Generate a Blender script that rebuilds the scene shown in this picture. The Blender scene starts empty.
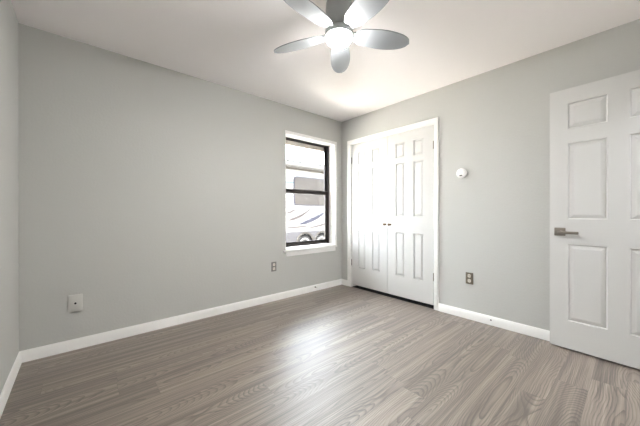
import bpy, bmesh, math
from mathutils import Vector, Matrix
R = math.radians

# ------------------------------------------------------------------ camera
scene = bpy.context.scene
col = scene.collection
CAM = Vector((-2.97346, -2.91227, 1.07743))
YAW, PITCH, ROLL = 0.853309, -0.0013825, -0.00086590
fw = Vector((math.cos(YAW)*math.cos(PITCH), math.sin(YAW)*math.cos(PITCH), math.sin(PITCH)))
rt = Vector((math.sin(YAW), -math.cos(YAW), 0))
up = rt.cross(fw)
rt2 = rt*math.cos(ROLL) + up*math.sin(ROLL)
up2 = -rt*math.sin(ROLL) + up*math.cos(ROLL)
cd = bpy.data.cameras.new('camera')
cd.sensor_fit = 'HORIZONTAL'
cd.sensor_width = 36.0
cd.lens = 275.609/640*36.0
cd.clip_start = 0.02
cam = bpy.data.objects.new('camera', cd)
col.objects.link(cam)
m = Matrix((rt2, up2, -fw)).transposed().to_4x4()
m.translation = CAM
cam.matrix_world = m
scene.camera = cam

# ------------------------------------------------------------------ sky, sun, exposure
SKY = (0.86, 0.93, 1.0)
SKY_STRENGTH = 9.0
SUN_STRENGTH = 52.0
FAN_LIGHT = 98.0
FAN_POWER = 3.5
HALL_FILL_POWER = 11.5
world = bpy.data.worlds.new('world')
scene.world = world
world.use_nodes = True
bg = world.node_tree.nodes['Background']
bg.inputs[0].default_value = (*SKY, 1)
bg.inputs[1].default_value = SKY_STRENGTH
sl = bpy.data.lights.new('sun', 'SUN')
sl.energy = SUN_STRENGTH
sl.angle = R(1.0)
sl.color = (1.0, 0.96, 0.9)
sun = bpy.data.objects.new('sun', sl)
col.objects.link(sun)
sun.rotation_euler = Vector((1.0, 0.08, -0.95)).to_track_quat('-Z', 'Y').to_euler()
hl = bpy.data.lights.new('hall_fill', 'AREA')  # unseen area lamp, added as cool fill through the doorway
hl.shape = 'RECTANGLE'
hl.size, hl.size_y = 0.7, 0.7
hl.energy = HALL_FILL_POWER
hl.color = (0.93, 0.96, 1.0)
hall = bpy.data.objects.new('hall_fill', hl)
col.objects.link(hall)
hall.location = (-0.6, -4.0, 2.38)
scene.view_settings.view_transform = 'Standard'
scene.view_settings.look = 'None'
scene.view_settings.exposure = 1.68
scene.view_settings.gamma = 1.0
scene.view_settings.use_curve_mapping = False


# ------------------------------------------------------------------ materials
def srgb(r, g, b):
    f = lambda c: c/12.92 if c <= 0.04045 else ((c+0.055)/1.055)**2.4
    return (f(r/255), f(g/255), f(b/255), 1)


def mat(name, rgb, rough=0.5, metal=0.0, bump=0.0, bscale=200.0, spec=0.5):
    M = bpy.data.materials.new(name)
    M.use_nodes = True
    nt = M.node_tree
    b = nt.nodes['Principled BSDF']
    b.inputs['Base Color'].default_value = srgb(*rgb)
    b.inputs['Roughness'].default_value = rough
    b.inputs['Metallic'].default_value = metal
    b.inputs['Specular IOR Level'].default_value = spec
    tc = nt.nodes.new('ShaderNodeTexCoord')
    n = nt.nodes.new('ShaderNodeTexNoise')
    n.inputs['Scale'].default_value = bscale
    n.inputs['Detail'].default_value = 3
    nt.links.new(tc.outputs['Object'], n.inputs['Vector'])
    if bump > 0:
        bp = nt.nodes.new('ShaderNodeBump')
        bp.inputs['Strength'].default_value = bump
        bp.inputs['Distance'].default_value = 0.004
        nt.links.new(n.outputs['Fac'], bp.inputs['Height'])
        nt.links.new(bp.outputs['Normal'], b.inputs['Normal'])
    else:   # a faint break-up of the gloss
        mr = nt.nodes.new('ShaderNodeMapRange')
        mr.inputs['To Min'].default_value = max(0.02, rough-0.04)
        mr.inputs['To Max'].default_value = min(1.0, rough+0.04)
        nt.links.new(n.outputs['Fac'], mr.inputs['Value'])
        nt.links.new(mr.outputs['Result'], b.inputs['Roughness'])
    return M


M_wall = mat('wall_paint', (198, 198, 194), 0.7, bump=0.38, bscale=60, spec=0.3)
M_ceil = mat('ceiling_paint', (252, 248, 247), 0.85, bump=0.15, bscale=70, spec=0.2)
M_trim = mat('trim_paint', (248, 247, 244), 0.4)
M_door = mat('door_paint', (211, 210, 207), 0.42, bump=0.03, bscale=90)
M_bronze = mat('bronze_aluminium', (48, 42, 40), 0.4, 0.3)
M_nickel = mat('brushed_nickel', (150, 143, 134), 0.38, 0.9)
M_knob = mat('aged_brass', (120, 100, 78), 0.35, 0.9)
M_hinge = mat('hinge_metal', (120, 116, 108), 0.4, 0.8)
M_plate = mat('bronze_plate', (118, 110, 96), 0.45, 0.4)
M_grayplate = mat('nickel_plate', (140, 138, 134), 0.4, 0.5)
M_ivory = mat('ivory_plastic', (228, 222, 208), 0.45)
M_white = mat('white_plastic', (240, 240, 237), 0.45)
M_blank = mat('painted_plate', (205, 204, 199), 0.5)
M_black = mat('dark_slot', (35, 33, 32), 0.6)
M_rubber = mat('tyre_rubber', (34, 33, 33), 0.8, spec=0.05)
M_blade = mat('fan_silver', (138, 141, 143), 0.45, 0.15)
M_fanbody = mat('fan_grey', (186, 190, 190), 0.45, 0.2)
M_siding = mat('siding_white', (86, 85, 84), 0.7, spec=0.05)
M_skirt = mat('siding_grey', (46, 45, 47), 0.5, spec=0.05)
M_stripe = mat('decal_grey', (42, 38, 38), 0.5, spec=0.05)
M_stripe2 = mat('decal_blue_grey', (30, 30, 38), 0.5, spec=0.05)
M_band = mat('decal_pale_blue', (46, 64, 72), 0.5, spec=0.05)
M_rvglass = mat('tinted_glass', (44, 41, 39), 0.35, spec=0.03)
M_awning = mat('awning_grey', (40, 38, 36), 0.7, spec=0.05)
M_rim = mat('wheel_rim', (96, 93, 88), 0.4)
M_soffit = mat('head_board_paint', (186, 176, 166), 0.7)
M_ground = mat('gravel', (168, 162, 154), 0.9, bump=0.5, bscale=30)
M_brick = mat('house_brick', (170, 140, 120), 0.9, bump=0.4, bscale=20)
M_dark = mat('underbody_and_shade_black', (30, 30, 32), 0.8)  # trailer underbody, and the shade painted under the closet doors


def glass_mat():
    M = bpy.data.materials.new('window_glass')
    M.use_nodes = True
    nt = M.node_tree
    nt.nodes.clear()
    out = nt.nodes.new('ShaderNodeOutputMaterial')
    mix = nt.nodes.new('ShaderNodeMixShader')
    tr = nt.nodes.new('ShaderNodeBsdfTransparent')
    tr.inputs[0].default_value = (0.96, 0.97, 0.97, 1)
    gl = nt.nodes.new('ShaderNodeBsdfGlossy')
    gl.inputs['Roughness'].default_value = 0.02
    fr = nt.nodes.new('ShaderNodeFresnel')
    fr.inputs[0].default_value = 1.3
    nt.links.new(fr.outputs[0], mix.inputs[0])
    nt.links.new(tr.outputs[0], mix.inputs[1])
    nt.links.new(gl.outputs[0], mix.inputs[2])
    nt.links.new(mix.outputs[0], out.inputs[0])
    return M


def lamp_mat(strength):
    M = bpy.data.materials.new('lamp_dome')
    M.use_nodes = True
    b = M.node_tree.nodes['Principled BSDF']
    b.inputs['Base Color'].default_value = (0.9, 0.9, 0.9, 1)
    b.inputs['Emission Color'].default_value = (1.0, 0.99, 0.985, 1)
    b.inputs['Emission Strength'].default_value = strength
    return M


def floor_mat():
    M = bpy.data.materials.new('wood_plank_floor')
    M.use_nodes = True
    nt = M.node_tree
    L = nt.links
    b = nt.nodes['Principled BSDF']
    tc = nt.nodes.new('ShaderNodeTexCoord')
    sep = nt.nodes.new('ShaderNodeSeparateXYZ')
    L.new(tc.outputs['Object'], sep.inputs[0])

    def mth(op, a, c=None, d=None):
        n = nt.nodes.new('ShaderNodeMath')
        n.operation = op
        for i, v in enumerate((a, c, d)):
            if v is None:
                continue
            if isinstance(v, (int, float)):
                n.inputs[i].default_value = v
            else:
                L.new(v, n.inputs[i])
        return n.outputs[0]

    def comb(x, y, z):
        n = nt.nodes.new('ShaderNodeCombineXYZ')
        for i, v in enumerate((x, y, z)):
            if isinstance(v, (int, float)):
                n.inputs[i].default_value = v
            else:
                L.new(v, n.inputs[i])
        return n.outputs[0]

    def noise(vec, scale, detail=4, rough=0.55, dist=0.0):
        n = nt.nodes.new('ShaderNodeTexNoise')
        n.inputs['Scale'].default_value = scale
        n.inputs['Detail'].default_value = detail
        n.inputs['Roughness'].default_value = rough
        n.inputs['Distortion'].default_value = dist
        L.new(vec, n.inputs['Vector'])
        return n.outputs['Fac']

    def wnoise(vec):
        n = nt.nodes.new('ShaderNodeTexWhiteNoise')
        n.noise_dimensions = '2D'
        L.new(vec, n.inputs['Vector'])
        return n.outputs['Value']

    def maprange(v, a, c, d, e):
        n = nt.nodes.new('ShaderNodeMapRange')
        for i, q in enumerate((a, c, d, e)):
            n.inputs[1+i].default_value = q
        L.new(v, n.inputs[0])
        return n.outputs[0]
    PW, PL = 0.152, 1.22
    yy = mth('DIVIDE', mth('ADD', sep.outputs['Y'], 10.02), PW)
    row = mth('FLOOR', yy)
    fy = mth('FRACT', yy)
    ro = wnoise(comb(row, 3.3, 0))
    xx = mth('DIVIDE', mth('ADD', mth('ADD', sep.outputs['X'], 20), mth('MULTIPLY', ro, PL)), PL)
    cl = mth('FLOOR', xx)
    fx = mth('FRACT', xx)
    rnd = wnoise(comb(row, cl, 0))
    rnd2 = wnoise(comb(cl, mth('ADD', row, 17.0), 0))
    # cathedral grain: rings of a trunk cut at a low angle, its heart running down the plank
    px = mth('ADD', sep.outputs['X'], mth('MULTIPLY', rnd, 37.0))
    warp = noise(comb(mth('MULTIPLY', px, 2.0), mth('MULTIPLY', sep.outputs['Y'], 9.0), rnd), 1.0, 3, 0.5)
    warp2 = noise(comb(mth('MULTIPLY', px, 7.0), mth('MULTIPLY', sep.outputs['Y'], 40.0), rnd2), 1.0, 2, 0.5)
    heart = noise(comb(mth('MULTIPLY', px, 0.95), rnd, mth('MULTIPLY', rnd2, 5.0)), 1.0, 1, 0.4)
    py = mth('MULTIPLY', mth('SUBTRACT', fy, mth('ADD', -0.15, mth('MULTIPLY', rnd2, 1.3))), PW)
    py = mth('ADD', py, mth('MULTIPLY', mth('SUBTRACT', warp, 0.5), 0.05))
    hx = mth('MULTIPLY', mth('SUBTRACT', heart, 0.25), 0.34)
    dist = mth('SQRT', mth('ADD', mth('MULTIPLY', py, py), mth('MULTIPLY', hx, hx)))
    q = mth('ADD', mth('MULTIPLY', dist, 135.0), mth('MULTIPLY', warp2, 0.55))
    ring = mth('FRACT', q)
    line = mth('POWER', maprange(ring, 0.35, 1.0, 0.0, 1.0), 2.0)
    line = mth('MULTIPLY', line, maprange(warp, 0.3, 0.7, 0.35, 1.0))
    # fibres and long streaks
    fib = noise(comb(mth('MULTIPLY', px, 2.2), mth('MULTIPLY', sep.outputs['Y'], 150.0), rnd), 1.0, 4, 0.6)
    streak = noise(comb(mth('MULTIPLY', px, 0.7), mth('MULTIPLY', sep.outputs['Y'], 34.0), mth('MULTIPLY', rnd, 9.0)), 1.0, 4, 0.6)
    fibm = maprange(fib, 0.3, 0.7, -1.0, 1.0)
    strm = maprange(streak, 0.3, 0.7, -1.0, 1.0)
    val = mth('ADD', 0.58, mth('MULTIPLY', mth('SUBTRACT', rnd, 0.5), 0.14))
    val = mth('ADD', val, mth('MULTIPLY', strm, 0.22))
    val = mth('ADD', val, mth('MULTIPLY', fibm, 0.14))
    val = mth('SUBTRACT', val, mth('MULTIPLY', line, 0.44))
    cr = nt.nodes.new('ShaderNodeValToRGB')
    e = cr.color_ramp.elements
    e[0].position, e[0].color = 0.0, srgb(44, 33, 24)
    e[1].position, e[1].color = 1.0, srgb(174, 161, 149)
    k = e.new(0.35)
    k.color = srgb(74, 60, 48)
    k = e.new(0.65)
    k.color = srgb(132, 117, 104)
    L.new(val, cr.inputs[0])
    # plank joints
    ey = mth('MINIMUM', fy, mth('SUBTRACT', 1.0, fy))
    ex = mth('MINIMUM', fx, mth('SUBTRACT', 1.0, fx))
    gap = mth('MAXIMUM', mth('LESS_THAN', ey, 0.008), mth('LESS_THAN', ex, 0.0011))
    mix = nt.nodes.new('ShaderNodeMix')
    mix.data_type = 'RGBA'
    L.new(mth('MULTIPLY', gap, 0.55), mix.inputs['Factor'])
    L.new(cr.outputs[0], mix.inputs['A'])
    mix.inputs['B'].default_value = srgb(72, 60, 50)
    L.new(mix.outputs['Result'], b.inputs['Base Color'])
    L.new(maprange(fib, 0.3, 0.7, 0.44, 0.52), b.inputs['Roughness'])
    b.inputs['Specular IOR Level'].default_value = 1.0
    b.inputs['Coat Weight'].default_value = 1.0
    b.inputs['Coat Roughness'].default_value = 0.52
    b.inputs['Coat IOR'].default_value = 1.85
    bp = nt.nodes.new('ShaderNodeBump')
    bp.inputs['Strength'].default_value = 0.10
    bp.inputs['Distance'].default_value = 0.002
    L.new(mth('SUBTRACT', mth('MULTIPLY', fib, 0.5), gap), bp.inputs['Height'])
    L.new(bp.outputs['Normal'], b.inputs['Normal'])
    return M


M_glass = glass_mat()
M_lamp = lamp_mat(FAN_LIGHT)
M_floor = floor_mat()


# ------------------------------------------------------------------ mesh helpers
def box(bm, a, c, bevel=0.0, seg=2):
    lo = [min(a[i], c[i]) for i in range(3)]
    hi = [max(a[i], c[i]) for i in range(3)]
    r = bmesh.ops.create_cube(bm, size=1.0)
    for v in r['verts']:
        v.co = Vector([(lo[i]+hi[i])/2 + v.co[i]*(hi[i]-lo[i]) for i in range(3)])
    if bevel > 0:
        es = list({e for v in r['verts'] for e in v.link_edges})
        bmesh.ops.bevel(bm, geom=es, offset=bevel, segments=seg, profile=0.5, affect='EDGES')


def lathe(bm, prof, origin=(0, 0, 0), axis='z', n=40, sweep=None):
    """prof: (radius, height) pairs turned about an axis through origin."""
    o = Vector(origin)
    rows = []
    for r, h in prof:
        ring = []
        for k in range(n):
            t = 2*math.pi*k/n
            c, s = r*math.cos(t), r*math.sin(t)
            d = {'z': (c, s, h), 'x': (h, c, s), 'y': (s, h, c)}[axis]
            ring.append(bm.verts.new(o+Vector(d)))
        rows.append(ring)
    for a, b in zip(rows, rows[1:]):
        for k in range(n):
            bm.faces.new((a[k], a[(k+1) % n], b[(k+1) % n], b[k]))
    bm.faces.new(list(reversed(rows[0])))
    bm.faces.new(rows[-1])


def extrude_poly(bm, pts, vec):
    """closed 3-D outline pushed along vec into a solid."""
    v = Vector(vec)
    a = [bm.verts.new(Vector(p)) for p in pts]
    b = [bm.verts.new(Vector(p)+v) for p in pts]
    n = len(pts)
    bm.faces.new(a)
    bm.faces.new(list(reversed(b)))
    for i in range(n):
        bm.faces.new((a[i], b[i], b[(i+1) % n], a[(i+1) % n]))


def tube(bm, pts, r, n=10):
    pts = [Vector(p) for p in pts]
    rows = []
    for i, p in enumerate(pts):
        d = (pts[min(i+1, len(pts)-1)]-pts[max(i-1, 0)]).normalized()
        q = d.orthogonal().normalized()
        if rows:
            q = (lastq - d*lastq.dot(d)).normalized()
        lastq = q
        w = d.cross(q)
        rows.append([bm.verts.new(p+q*r*math.cos(2*math.pi*k/n)+w*r*math.sin(2*math.pi*k/n)) for k in range(n)])
    for a, b in zip(rows, rows[1:]):
        for k in range(n):
            bm.faces.new((a[k], a[(k+1) % n], b[(k+1) % n], b[k]))
    bm.faces.new(list(reversed(rows[0])))
    bm.faces.new(rows[-1])


def obj(name, bm, material, parent=None, smooth=False, loc=None):
    bmesh.ops.recalc_face_normals(bm, faces=bm.faces[:])
    me = bpy.data.meshes.new(name)
    bm.to_mesh(me)
    bm.free()
    me.materials.append(material)
    if smooth:
        for p in me.polygons:
            p.use_smooth = True
        me.set_sharp_from_angle(angle=R(35))
    o = bpy.data.objects.new(name, me)
    col.objects.link(o)
    if loc:
        o.location = loc
    if parent:
        o.parent = parent
    return o


def tag(o, label, cat, kind=None, group=None):
    o['label'] = label
    o['category'] = cat
    if kind:
        o['kind'] = kind
    if group:
        o['group'] = group
    return o


def empty(name, label, cat, loc=(0, 0, 0), rotz=0, kind=None, group=None):
    o = bpy.data.objects.new(name, None)
    o.empty_display_size = 0.1
    col.objects.link(o)
    o.location = loc
    o.rotation_euler = (0, 0, rotz)
    return tag(o, label, cat, kind, group)


def copy_tree(o, parent=None):
    c = o.copy()
    col.objects.link(c)
    if parent:
        c.parent = parent
    for ch in list(o.children):
        copy_tree(ch, c)
    return c


NB = bmesh.new
# ------------------------------------------------------------------ room shell
LX, BY, H = -3.302, -3.235, 2.44            # left wall, back wall, ceiling
WX0, WX1, WZ0, WZ1 = -1.012, -0.135, 0.590, 2.080   # window opening
WT = 0.20                                   # window wall thickness
CY0, CY1, CZ = -0.200, -1.436, 2.062        # closet opening
DX0, DX1, DZ = -0.935, -0.135, 2.06         # doorway behind the open door

b = NB()
box(b, (LX-0.12, BY-1.6, -0.12), (0.75, 0.0, 0))
tag(obj('floor', b, M_floor), 'grey brown wood plank floor', 'floor', 'structure')
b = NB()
box(b, (0.006, CY0-0.005, -0.01), (0.75, CY1+0.005, 0.003))  # near-black slab over the floor, paints the shade in the door gap
tag(obj('closet_gap_shade', b, M_dark), 'dark slab standing in for shade under the closet doors', 'floor', 'structure')
b = NB()
box(b, (LX-0.3, BY-1.7, H), (0.95, 0.02, H+0.2))
tag(obj('ceiling', b, M_ceil), 'plain off white ceiling', 'ceiling', 'structure')

b = NB()                                     # window wall
box(b, (LX-0.12, 0, -0.3), (WX0, WT, H))
box(b, (WX1, 0, -0.3), (0.85, WT, H))
box(b, (WX0, 0, -0.3), (WX1, WT, WZ0))
box(b, (WX0, 0, WZ1), (WX1, WT, H))
tag(obj('wall_back', b, M_wall), 'long light grey wall with the window', 'wall', 'structure')
b = NB()                                     # closet wall
T = 0.12
box(b, (0, 0, 0), (T, CY0, H))
box(b, (0, CY1, 0), (T, BY, H))
box(b, (0, CY0, CZ), (T, CY1, H))
tag(obj('wall_right', b, M_wall), 'light grey wall around the white closet doors', 'wall', 'structure')
b = NB()
box(b, (LX-0.12, 0, 0), (LX, BY-1.6, H))
tag(obj('wall_left', b, M_wall), 'narrow strip of grey wall at the left edge', 'wall', 'structure')
b = NB()                                     # wall behind the camera, with the doorway
box(b, (LX, BY, 0), (DX0, BY-0.12, H))
box(b, (DX1, BY, 0), (0.12, BY-0.12, H))
box(b, (DX0, BY, DZ), (DX1, BY-0.12, H))
tag(obj('wall_front', b, M_wall), 'grey wall behind the viewer with the doorway', 'wall', 'structure')
b = NB()                                     # hall beyond the doorway
box(b, (LX, BY-1.5, 0), (0.12, BY-1.6, H))
box(b, (0.12, BY, 0), (0.24, BY-1.6, H))
tag(obj('wall_hall', b, M_wall), 'pale hall wall beyond the doorway', 'wall', 'structure')
b = NB()                                     # closet inside
box(b, (0.75, 0, 0), (0.85, -1.75, H))
box(b, (T, -1.65, 0), (0.75, -1.75, H))
tag(obj('wall_closet', b, M_wall), 'closet inner wall behind the white doors', 'wall', 'structure')


def baseboard(name, p0, p1, nrm, label):
    """p0-p1 along the wall face, nrm = direction into the room."""
    p0, p1, nrm = Vector((*p0, 0)), Vector((*p1, 0)), Vector((*nrm, 0))
    prof = [(0, 0), (0.0145, 0), (0.0145, 0.052), (0.0125, 0.060), (0.0115, 0.068), (0.008, 0.076), (0.005, 0.082), (0, 0.083)]
    bm = NB()
    extrude_poly(bm, [p0+nrm*a+Vector((0, 0, z)) for a, z in prof], p1-p0)
    return tag(obj(name, bm, M_trim, smooth=True), label, 'baseboard', 'structure')


baseboard('baseboard_back', (LX, 0), (0, 0), (0, -1), 'long white baseboard under the window')
baseboard('baseboard_corner', (0, -0.0145), (0, -0.130), (-1, 0), 'short white baseboard between corner and closet casing')
baseboard('baseboard_right', (0, -1.486), (0, BY), (-1, 0), 'white baseboard running from closet casing to open door')
baseboard('baseboard_left', (LX, -0.0145), (LX, BY), (1, 0), 'white baseboard at the left edge of the photo')
baseboard('baseboard_front', (LX+0.015, BY), (DX0-0.065, BY), (0, 1), 'white baseboard behind the viewer')

# closet casing and jambs
def casing(bm, rects, x_face):
    for (y0, z0, y1, z1) in rects:
        box(bm, (x_face, y0, z0), (x_face-0.014, y1, z1), 0.004)
    return bm


b = NB()
box(b, (0.001, -0.130, 0), (-0.0165, -0.196, 2.062), 0.004)
box(b, (0.001, -1.440, 0), (-0.0165, -1.489, 2.062), 0.004)
box(b, (0.001, -0.130, 2.060), (-0.0165, -1.489, 2.124), 0.004)
box(b, (T, CY0, 0), (0.0, CY0-0.004, CZ))
box(b, (T, CY1+0.004, 0), (0.0, CY1, CZ))
box(b, (T, CY0, CZ-0.003), (0.0, CY1, CZ))
tag(obj('trim_1', b, M_trim, smooth=True), 'white casing around the closet double doors', 'door casing', 'structure')
# doorway casing behind
b = NB()
box(b, (DX0, BY-0.12, 0), (DX0+0.015, BY, DZ))
box(b, (DX1-0.002, BY-0.12, 0), (DX1, BY, DZ))
box(b, (DX0, BY-0.12, DZ-0.012), (DX1, BY, DZ))
box(b, (DX0-0.06, BY, 0), (DX0+0.004, BY+0.014, DZ+0.06), 0.003)
box(b, (DX0+0.004, BY, DZ-0.004), (DX1+0.06, BY+0.014, DZ+0.06), 0.003)
tag(obj('trim_2', b, M_trim), 'white casing of the room doorway behind the viewer', 'door casing', 'structure')


# ------------------------------------------------------------------ six panel doors
def panel_door(bm, w, h, t, xs, zs, step, slope, rise, deep=0.0105):
    """leaf in local x (0..w), z (0..h), front at y=0, back at y=t; xs, zs = panel spans."""
    cx = [0]+[v for s in xs for v in s]+[w]
    cz = [0]+[v for s in zs for v in s]+[h]

    def face(y0, sg):
        grid = [[bm.verts.new((x, y0, z)) for z in cz] for x in cx]
        for i in range(len(cx)-1):
            for j in range(len(cz)-1):
                q = [grid[i][j], grid[i+1][j], grid[i+1][j+1], grid[i][j+1]]
                if i % 2 == 1 and j % 2 == 1:
                    x0, x1, z0, z1 = cx[i], cx[i+1], cz[j], cz[j+1]
                    prev = q
                    for ins, d in ((0.003, 0.003), (step, deep), (step+0.003, deep), (step+slope, deep-rise)):
                        nx = [bm.verts.new((x, y0+sg*d, z)) for x, z in
                              ((x0+ins, z0+ins), (x1-ins, z0+ins), (x1-ins, z1-ins), (x0+ins, z1-ins))]
                        for k in range(4):
                            bm.faces.new((prev[k], prev[(k+1) % 4], nx[(k+1) % 4], nx[k]))
                        prev = nx
                    bm.faces.new(prev)
                else:
                    bm.faces.new(q)
        return grid
    f, g = face(0, 1), face(t, -1)
    nx, nz = len(cx)-1, len(cz)-1
    for i in range(nx):
        bm.faces.new((f[i][0], f[i+1][0], g[i+1][0], g[i][0]))
        bm.faces.new((f[i][nz], f[i+1][nz], g[i+1][nz], g[i][nz]))
    for j in range(nz):
        bm.faces.new((f[0][j], f[0][j+1], g[0][j+1], g[0][j]))
        bm.faces.new((f[nx][j], f[nx][j+1], g[nx][j+1], g[nx][j]))


# closet leaves: local x runs along -Y in the world (rotation -90 deg), front faces -X
ZB = 0.041
LW, LH = 0.607, 2.016
CXS = ((0.118, 0.244), (0.363, 0.489))
CZS = ((0.294-ZB, 0.830-ZB), (1.030-ZB, 1.685-ZB), (1.752-ZB, 1.935-ZB))


def hinge_bm(y, z):
    bm = NB()
    lathe(bm, [(0.0055, -0.041), (0.0055, 0.041)], (-0.004, y, z), 'z', 12)
    lathe(bm, [(0.0035, -0.046), (0.0035, 0.046)], (-0.004, y, z), 'z', 12)
    return bm


def closet_door(name, ystart, knob_y, hinge_y, label):
    bm = NB()
    panel_door(bm, LW, LH, 0.034, CXS, CZS, 0.008, 0.024, 0.009, 0.0115)
    # place: (x, y, z) -> (y, ystart - x, z)
    for v in bm.verts:
        v.co = Vector((v.co.y+0.003, ystart-v.co.x, v.co.z+ZB))
    d = obj(name, bm, M_door)
    tag(d, label, 'closet door', 'structure')
    kb = NB()
    lathe(kb, [(0.013, 0.003), (0.013, -0.002), (0.006, -0.004), (0.006, -0.016), (0.012, -0.020), (0.0155, -0.028),
               (0.0145, -0.035), (0.009, -0.0395), (0.002, -0.041)], (0, knob_y, 0.925), 'x', 24)
    obj('door_knob', kb, M_knob, d, True)['label'] = 'small round aged brass door knob'
    for z in (0.358, 1.830):
        obj('hinge', hinge_bm(hinge_y, z), M_hinge, d, True)['label'] = 'dull metal hinge'
    return d


closet_door('door_1', -0.2085, -0.787, -0.2050, 'white six panel closet door leaf nearer the room corner')
closet_door('door_2', -0.8195, -0.861, -1.4310, 'white six panel closet door leaf farther from the window')

# open room door, folded back along the closet wall
A = Vector((-0.0906, -2.4518, 0))
B = Vector((-0.1155, -2.9308, 0))
dr = (B-A).normalized()
nr = Vector((dr.y, -dr.x, 0))               # towards the room
if nr.x > 0:
    nr = -nr
EW, EH, EZ = 0.762, 2.031, 0.013
bm = NB()
panel_door(bm, EW, EH, 0.035, ((0.110, 0.327), (0.433, 0.650)),
           ((0.230-EZ, 0.828-EZ), (1.025-EZ, 1.618-EZ), (1.730-EZ, 1.929-EZ)), 0.006, 0.028, 0.008, 0.0095)
mw = Matrix((dr, -nr, Vector((0, 0, 1)))).transposed().to_4x4()
mw.translation = A+Vector((0, 0, EZ))
for v in bm.verts:
    v.co = mw @ v.co
door = obj('door_3', bm, M_door)
tag(door, 'large white six panel room door standing open at right', 'door', 'structure')
# lever handle
bm = NB()
box(bm, (0.030, -0.009, 0.893-EZ), (0.098, 0.0, 0.957-EZ), 0.003)
lathe(bm, [(0.012, 0.0), (0.012, -0.045)], (0.072, 0, 0.921-EZ), 'y', 20)
for v in bm.verts:
    v.co = mw @ v.co
hd = obj('door_handle', bm, M_nickel, door, True)
hd['label'] = 'brushed nickel handle on square rose'
bm = NB()
box(bm, (0.058, -0.056, 0.910-EZ), (0.180, -0.040, 0.931-EZ), 0.003)
for v in bm.verts:
    v.co = mw @ v.co
obj('lever', bm, M_nickel, hd, True)
bm = NB()
for z in (0.25, 1.05, 1.80):
    lathe(bm, [(0.007, -0.045), (0.007, 0.045)], (EW+0.004, 0.004, z), 'z', 12)
for v in bm.verts:
    v.co = mw @ v.co
obj('hinge', bm, M_hinge, door, True)

# ------------------------------------------------------------------ window
FY = 0.129                                   # inner face of the bronze frame
GB = 0.622
win = empty('window_1', 'bronze framed single hung window in a white recess', 'window', (0, 0, 0), kind='structure')


def ring(bm, x0, z0, x1, z1, y0, y1, l, r, bt, tp, bev=0.0015):
    box(bm, (x0, y0, z0), (x0+l, y1, z1), bev, 1)
    box(bm, (x1-r, y0, z0), (x1, y1, z1), bev, 1)
    box(bm, (x0+l, y0, z0), (x1-r, y1, z0+bt), bev, 1)
    box(bm, (x0+l, y0, z1-tp), (x1-r, y1, z1), bev, 1)


FX0, FX1 = WX0+0.006, WX1-0.006
b = NB()
ring(b, FX0, GB-0.004, FX1, WZ1-0.004, FY, FY+0.065, 0.022, 0.022, 0.026, 0.010)
obj('window_frame', b, M_bronze, win)['label'] = 'dark bronze outer frame'
b = NB()                                     # upper sash, outside
ring(b, FX0+0.018, 1.350, FX1-0.018, WZ1-0.010, FY+0.036, FY+0.058, 0.036, 0.036, 0.036, 0.012)
us = obj('upper_sash', b, M_bronze, win)
b = NB()
box(b, (FX0+0.04, FY+0.046, 1.38), (FX1-0.04, FY+0.050, WZ1-0.018))
obj('glass_pane', b, M_glass, us)
b = NB()                                     # lower sash, inside
ring(b, FX0+0.016, GB+0.018, FX1-0.016, 1.396, FY+0.006, FY+0.030, 0.052, 0.052, 0.040, 0.056)
ls = obj('lower_sash', b, M_bronze, win)
b = NB()
box(b, (FX0+0.045, FY+0.016, GB+0.05), (FX1-0.045, FY+0.020, 1.36))
obj('glass_pane', b, M_glass, ls)
b = NB()                                     # spring latch at the lower corner
box(b, (-0.915, FY-0.010, GB+0.028), (-0.870, FY+0.008, GB+0.062), 0.003)
obj('sash_latch', b, M_bronze, ls)
# white liners, narrow casing, stool and apron
b = NB()
box(b, (WX0, 0.0, WZ0), (WX0+0.005, FY+0.07, WZ1))
box(b, (WX1-0.005, 0.0, WZ0), (WX1, FY+0.07, WZ1))
box(b, (WX0, 0.0, WZ1-0.004), (WX1, FY+0.07, WZ1))
box(b, (WX1-0.001, -0.006, WZ0), (WX1+0.030, 0.001, WZ1), 0.002)
box(b, (WX0-0.004, -0.006, WZ1), (WX1+0.030, 0.001, WZ1+0.040), 0.002)
tag(obj('trim_3', b, M_trim), 'white lining and narrow casing of the window recess', 'window trim', 'structure')
b = NB()
box(b, (WX0+0.001, -0.004, WZ0-0.014), (WX1-0.001, FY+0.08, WZ0+0.016))
box(b, (-1.050, -0.030, WZ0-0.012), (-0.118, 0.0, WZ0+0.012), 0.005)
sl_ = obj('trim_4', b, M_trim, smooth=True)
tag(sl_, 'white window stool and apron under the window', 'window sill', 'structure')
b = NB()
box(b, (-1.008, -0.014, 0.520), (-0.140, 0.0, WZ0-0.011), 0.003)
obj('apron', b, M_trim, sl_)

# ------------------------------------------------------------------ ceiling fan
FC = Vector((-1.6996, -1.6414, H))
fan = empty('ceiling_fan', 'silver five blade ceiling fan with a glowing round light', 'ceiling fan', FC)
ZBL = 2.24-H
b = NB()
lathe(b, [(0.070, 0.0), (0.083, -0.006), (0.086, -0.050), (0.082, -0.110), (0.064, -0.145), (0.040, -0.165), (0.040, -0.175)], (0, 0, 0), 'z', 48)
obj('canopy', b, M_fanbody, fan, True)
b = NB()
lathe(b, [(0.050, -0.172), (0.080, -0.176), (0.090, -0.186), (0.092, -0.214), (0.088, -0.222), (0.0, -0.222)][:5], (0, 0, 0), 'z', 48)
obj('motor_housing', b, M_fanbody, fan, True)
b = NB()
prof = [(0.082, -0.220)]
for k in range(1, 10):
    t = k/10*math.pi/2
    prof.append((0.082*math.cos(t)**0.8, -0.224-0.052*math.sin(t)))
prof.append((0.004, -0.276))
lathe(b, prof, (0, 0, 0), 'z', 48)
obj('light_dome', b, M_lamp, fan, True)['label'] = 'glowing white round dome'


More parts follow.
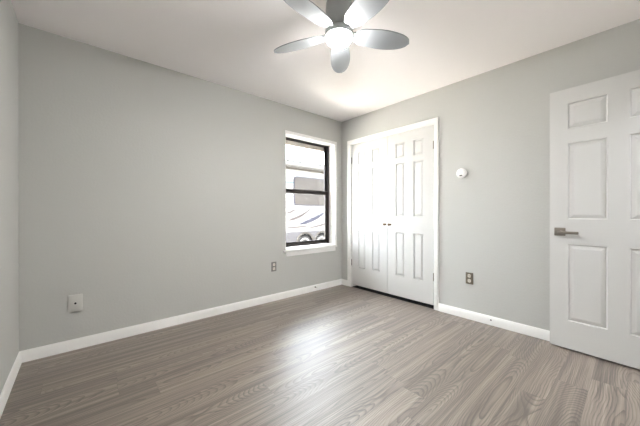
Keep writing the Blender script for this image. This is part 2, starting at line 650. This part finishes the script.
fl = bpy.data.lights.new('fan_light', 'AREA')
fl.shape = 'DISK'
fl.size = 0.12
fl.energy = FAN_POWER
fl.color = (1.0, 0.99, 0.985)
flo = bpy.data.objects.new('fan_light', fl)
col.objects.link(flo)
flo.parent = fan
flo.location = (0, 0, -0.279)


def blade_bm():
    bm = NB()
    n = 26
    r0, r1 = 0.098, 0.500
    top, bot = [], []
    pitch = math.tan(R(13))
    prof = []
    for i in range(n+1):
        t = i/n
        w = (1-t**4.5)**0.55*(0.70+0.30*math.sin(min(1, t/0.6)*math.pi/2)**1.3)*min(1, 0.55+t*3.5)
        r = r0+(r1-r0)*t
        prof.append((r, 0.078*w, -0.074*w))
    th = 0.006
    pl = [(r, a) for r, a, c in prof]+[(r, c) for r, a, c in reversed(prof[:-1])]
    for i, (r, a, c) in enumerate(prof):
        row = []
        for k in range(7):
            y = c+(a-c)*k/6
            arch = 0.006*(1-((k-3)/3)**2)
            row.append((r, y, -pitch*y+arch))
        top.append([bm.verts.new((x, y, z+th/2)) for x, y, z in row])
        bot.append([bm.verts.new((x, y, z-th/2)) for x, y, z in row])
    for i in range(n):
        for k in range(6):
            bm.faces.new((top[i][k], top[i+1][k], top[i+1][k+1], top[i][k+1]))
            bm.faces.new((bot[i][k], bot[i][k+1], bot[i+1][k+1], bot[i+1][k]))
        for k in (0, 6):
            bm.faces.new((top[i][k], top[i+1][k], bot[i+1][k], bot[i][k]))
    for i in (0, n):
        for k in range(6):
            bm.faces.new((top[i][k], top[i][k+1], bot[i][k+1], bot[i][k]))
    bmesh.ops.remove_doubles(bm, verts=bm.verts[:], dist=1e-5)
    return bm


def arm_bm():
    bm = NB()
    box(bm, (0.070, -0.024, 0.002), (0.135, 0.020, 0.012), 0.003)
    return bm


blade0 = None
for k in range(5):
    if blade0 is None:
        blade0 = obj('blade', blade_bm(), M_blade, fan, True)
        obj('blade_bracket', arm_bm(), M_fanbody, blade0, True)
        o = blade0
    else:
        o = copy_tree(blade0, fan)
    o.location = (0, 0, ZBL)
    o.rotation_euler = (0, 0, R(114.5-72*k))


# ------------------------------------------------------------------ small wall fittings
def duplex(name, label, plate_mat, loc, rotz, group=None):
    """wall plate with two receptacles; local -Y is out of the wall."""
    root = empty(name, label, 'outlet', loc, rotz, group=group)
    bm = NB()
    box(bm, (-0.036, -0.006, -0.058), (0.036, 0.0, 0.058), 0.003)
    obj('cover_plate', bm, plate_mat, root, True)
    for s in (-1, 1):
        bm = NB()
        pts = []
        for k in range(24):
            a = 2*math.pi*k/24
            pts.append((max(-0.0145, min(0.0145, 0.0185*math.cos(a))), -0.005, s*0.0245+0.0175*math.sin(a)))
        extrude_poly(bm, pts, (0, -0.004, 0))
        rc = obj('receptacle', bm, M_ivory, root)
        bm = NB()
        for dx in (-0.006, 0.006):
            box(bm, (dx-0.0012, -0.0098, s*0.0245+0.001), (dx+0.0012, -0.0085, s*0.0245+0.009))
        lathe(bm, [(0.0025, -0.0098), (0.0025, -0.0085)], (0, 0, s*0.0245-0.007), 'y', 10)
        obj('slot', bm, M_black, rc)
    bm = NB()
    lathe(bm, [(0.003, -0.0075), (0.003, -0.0055)], (0, 0, 0), 'y', 10)
    obj('screw', bm, M_nickel, root)
    return root


# outlet on the closet wall (faces -X)
duplex('wall_outlet', 'bronze plate duplex outlet low on the wall right of the closet', M_plate, (0, -1.806, 0.412), R(-90))
# outlet under the window
o2 = duplex('wall_outlet', 'grey plate duplex outlet low on the wall left of the window', M_grayplate, (-1.184, 0, 0.418), 0)
# coax plate far left
cx_ = empty('wall_jack', 'painted wall plate with a single dark jack near left corner', 'wall plate', (-2.999, 0, 0.366))
b = NB()
box(b, (-0.043, -0.012, -0.066), (0.043, 0, 0.066), 0.003)
obj('cover_plate', b, M_blank, cx_, True)
b = NB()
lathe(b, [(0.013, -0.0150), (0.013, -0.0115)], (0, 0, 0.0), 'y', 6)
obj('nut', b, M_blank, cx_)
b = NB()
lathe(b, [(0.0075, -0.020), (0.0075, -0.0145)], (0, 0, 0.0), 'y', 14)
obj('jack', b, M_black, cx_, True)
# detector
dt = empty('wall_detector', 'round white detector with a dark slot high on the wall', 'detector', (0, -1.737, 1.480), R(-90))
b = NB()
lathe(b, [(0.043, 0.0), (0.043, -0.008), (0.049, -0.010), (0.050, -0.028), (0.046, -0.036), (0.040, -0.039), (0.004, -0.040)], (0, 0, 0), 'y', 48)
obj('housing', b, M_white, dt, True)
b = NB()
box(b, (-0.014, -0.042, -0.030), (0.014, -0.037, -0.019), 0.003)
obj('slot', b, M_black, dt)


def door_stop(label, loc, rotz):
    root = empty('door_stop', label, 'door stop', loc, rotz)
    bm = NB()
    lathe(bm, [(0.009, 0.0), (0.009, -0.004), (0.0045, -0.006), (0.0045, -0.030)], (0, 0, 0), 'y', 16)
    obj('stem', bm, M_hinge, root, True)
    bm = NB()
    lathe(bm, [(0.007, -0.028), (0.008, -0.032), (0.008, -0.040), (0.005, -0.042)], (0, 0, 0), 'y', 16)
    obj('bumper', bm, M_white, root, True)


door_stop('small door stop on the baseboard between window outlet and closet', (-0.535, -0.0145, 0.055), 0)
b = NB()
lathe(b, [(0.007, -0.0035), (0.007, 0.001)], (0, 0, 0), 'y', 14)
o = obj('screw_cap', b, M_hinge, None, True, (-0.0145, -2.003, 0.050))
o.rotation_euler = (0, 0, R(-90))
tag(o, 'tiny dark screw on the baseboard left of the open door', 'screw')

# ------------------------------------------------------------------ outside: eave, yard, trailer
b = NB()
box(b, (WX0-0.15, WT+0.001, 2.000), (WX1+0.15, WT+0.030, 2.14), 0.003)
tag(obj('trim_5', b, M_soffit), 'pale outside head board seen through the top of the window', 'window trim', 'structure')
b = NB()
box(b, (-40, -30, -0.35), (60, 60, -0.16))
tag(obj('ground', b, M_ground), 'pale gravel yard outside the window', 'ground', 'structure')

RY = 3.50                                    # trailer side facing the house
TX0, TX1, TD = -1.2, 5.4, 2.35
GZ = -0.16
rv = empty('travel_trailer', 'white travel trailer with grey swoosh stripes parked outside the window', 'travel trailer', (2.0, RY+1.1, GZ))


def rvobj(name, bm, m_, smooth=False, parent=None):
    for v in bm.verts:
        v.co -= Vector((2.0, RY+1.1, GZ))
    return obj(name, bm, m_, parent or rv, smooth)


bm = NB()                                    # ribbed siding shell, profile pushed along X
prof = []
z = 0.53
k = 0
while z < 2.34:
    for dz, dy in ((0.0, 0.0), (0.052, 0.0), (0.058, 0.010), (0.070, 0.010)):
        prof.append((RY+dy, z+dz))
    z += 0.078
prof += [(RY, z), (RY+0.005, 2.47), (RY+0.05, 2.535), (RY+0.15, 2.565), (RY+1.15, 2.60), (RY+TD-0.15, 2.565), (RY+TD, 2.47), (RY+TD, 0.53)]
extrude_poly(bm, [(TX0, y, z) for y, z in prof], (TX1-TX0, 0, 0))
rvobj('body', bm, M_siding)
WC = ((2.045, 0.175), (2.705, 0.175))
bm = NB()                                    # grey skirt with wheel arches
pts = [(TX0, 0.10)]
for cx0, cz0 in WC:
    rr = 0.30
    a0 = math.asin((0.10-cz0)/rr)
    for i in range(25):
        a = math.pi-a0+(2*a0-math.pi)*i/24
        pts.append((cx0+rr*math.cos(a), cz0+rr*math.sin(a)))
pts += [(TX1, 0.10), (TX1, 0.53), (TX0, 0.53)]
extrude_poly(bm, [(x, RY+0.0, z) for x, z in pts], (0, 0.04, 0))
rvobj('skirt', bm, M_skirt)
bm = NB()
box(bm, (TX0+0.05, RY+0.28, 0.16), (TX1-0.05, RY+TD-0.05, 0.529))
rvobj('underbody', bm, M_dark)
for cx0, cz0 in WC:                           # pale arch trims, wheels
    bm = NB()
    pts = []
    for i in range(25):
        a = math.pi*i/24
        pts.append((cx0+0.335*math.cos(a), RY-0.02, cz0+0.335*math.sin(a)))
    for i in range(25):
        a = math.pi*(1-i/24)
        pts.append((cx0+0.285*math.cos(a), RY-0.02, cz0+0.285*math.sin(a)))
    extrude_poly(bm, pts, (0, 0.019, 0))
    rvobj('fender', bm, M_awning)
    bm = NB()
    r = 0.335-0.02
    lathe(bm, [(0.20, 0.0), (0.262, -0.012), (0.285, 0.02), (0.285, 0.17), (0.262, 0.20), (0.20, 0.19)], (cx0, RY+0.03, GZ+0.285), 'y', 40)
    ty = rvobj('tyre', bm, M_rubber, True)
    bm = NB()
    lathe(bm, [(0.205, 0.012), (0.205, -0.006), (0.175, -0.012), (0.165, 0.012), (0.10, 0.016), (0.085, -0.004), (0.055, -0.012), (0.045, -0.035), (0.02, -0.04)], (cx0, RY+0.03, GZ+0.285), 'y', 36)
    rvobj('rim', bm, M_rim, True)


def rounded(x0, z0, x1, z1, r, y, n=8):
    pts = []
    for cx0, cz0, a0 in ((x1-r, z1-r, 0), (x0+r, z1-r, 90), (x0+r, z0+r, 180), (x1-r, z0+r, 270)):
        for i in range(n+1):
            a = R(a0+90*i/n)
            pts.append((cx0+r*math.cos(a), y, cz0+r*math.sin(a)))
    return pts


bm = NB()
extrude_poly(bm, rounded(1.625, 1.285, 3.10, 2.115, 0.10, RY-0.018), (0, 0.030, 0))
wf = rvobj('window_frame', bm, M_stripe2)
bm = NB()
extrude_poly(bm, rounded(1.650, 1.310, 3.075, 2.090, 0.085, RY-0.022), (0, 0.010, 0))
rvobj('window_pane', bm, M_rvglass)
bm = NB()                                    # awning roll, arm and roof edge rail
tube(bm, [(1.0, RY-0.085, 2.370), (4.9, RY-0.085, 2.370)], 0.070, 14)
rvobj('awning_roll', bm, M_awning, True)
bm = NB()
tube(bm, [(2.25, RY-0.07, 2.385), (2.6, RY-0.05, 2.32), (3.3, RY-0.03, 2.16)], 0.014, 8)
rvobj('awning_arm', bm, M_awning, True)
bm = NB()
box(bm, (TX0, RY-0.02, 2.525), (TX1, RY+0.02, 2.560))
rvobj('roof_rail', bm, M_awning)
bm = NB()
box(bm, (TX0, RY-0.006, 1.915), (1.62, RY+0.002, 1.950))
rvobj('band', bm, M_band)


def swoosh(x0, z0, x1, z1, w, m_, bow=0.06):
    bm = NB()
    n = 12
    a, c = [], []
    for i in range(n+1):
        t = i/n
        x, z = x0+(x1-x0)*t, z0+(z1-z0)*t-bow*math.sin(math.pi*t)
        hw = w*math.sin(math.pi*min(1, 0.04+t*0.96)**0.8)*0.5+0.004
        a.append((x, RY-0.006, z+hw))
        c.append((x, RY-0.006, z-hw))
    extrude_poly(bm, a+list(reversed(c)), (0, 0.005, 0))
    rvobj('stripe', bm, m_)


swoosh(1.45, 0.86, 2.36, 1.26, 0.075, M_stripe)
swoosh(1.36, 1.06, 1.75, 1.20, 0.045, M_stripe, 0.02)
swoosh(1.83, 0.74, 3.05, 1.20, 0.105, M_stripe2)
swoosh(2.18, 0.62, 3.30, 0.86, 0.045, M_stripe, 0.03)
swoosh(1.40, 0.66, 2.30, 0.70, 0.030, M_stripe, 0.02)
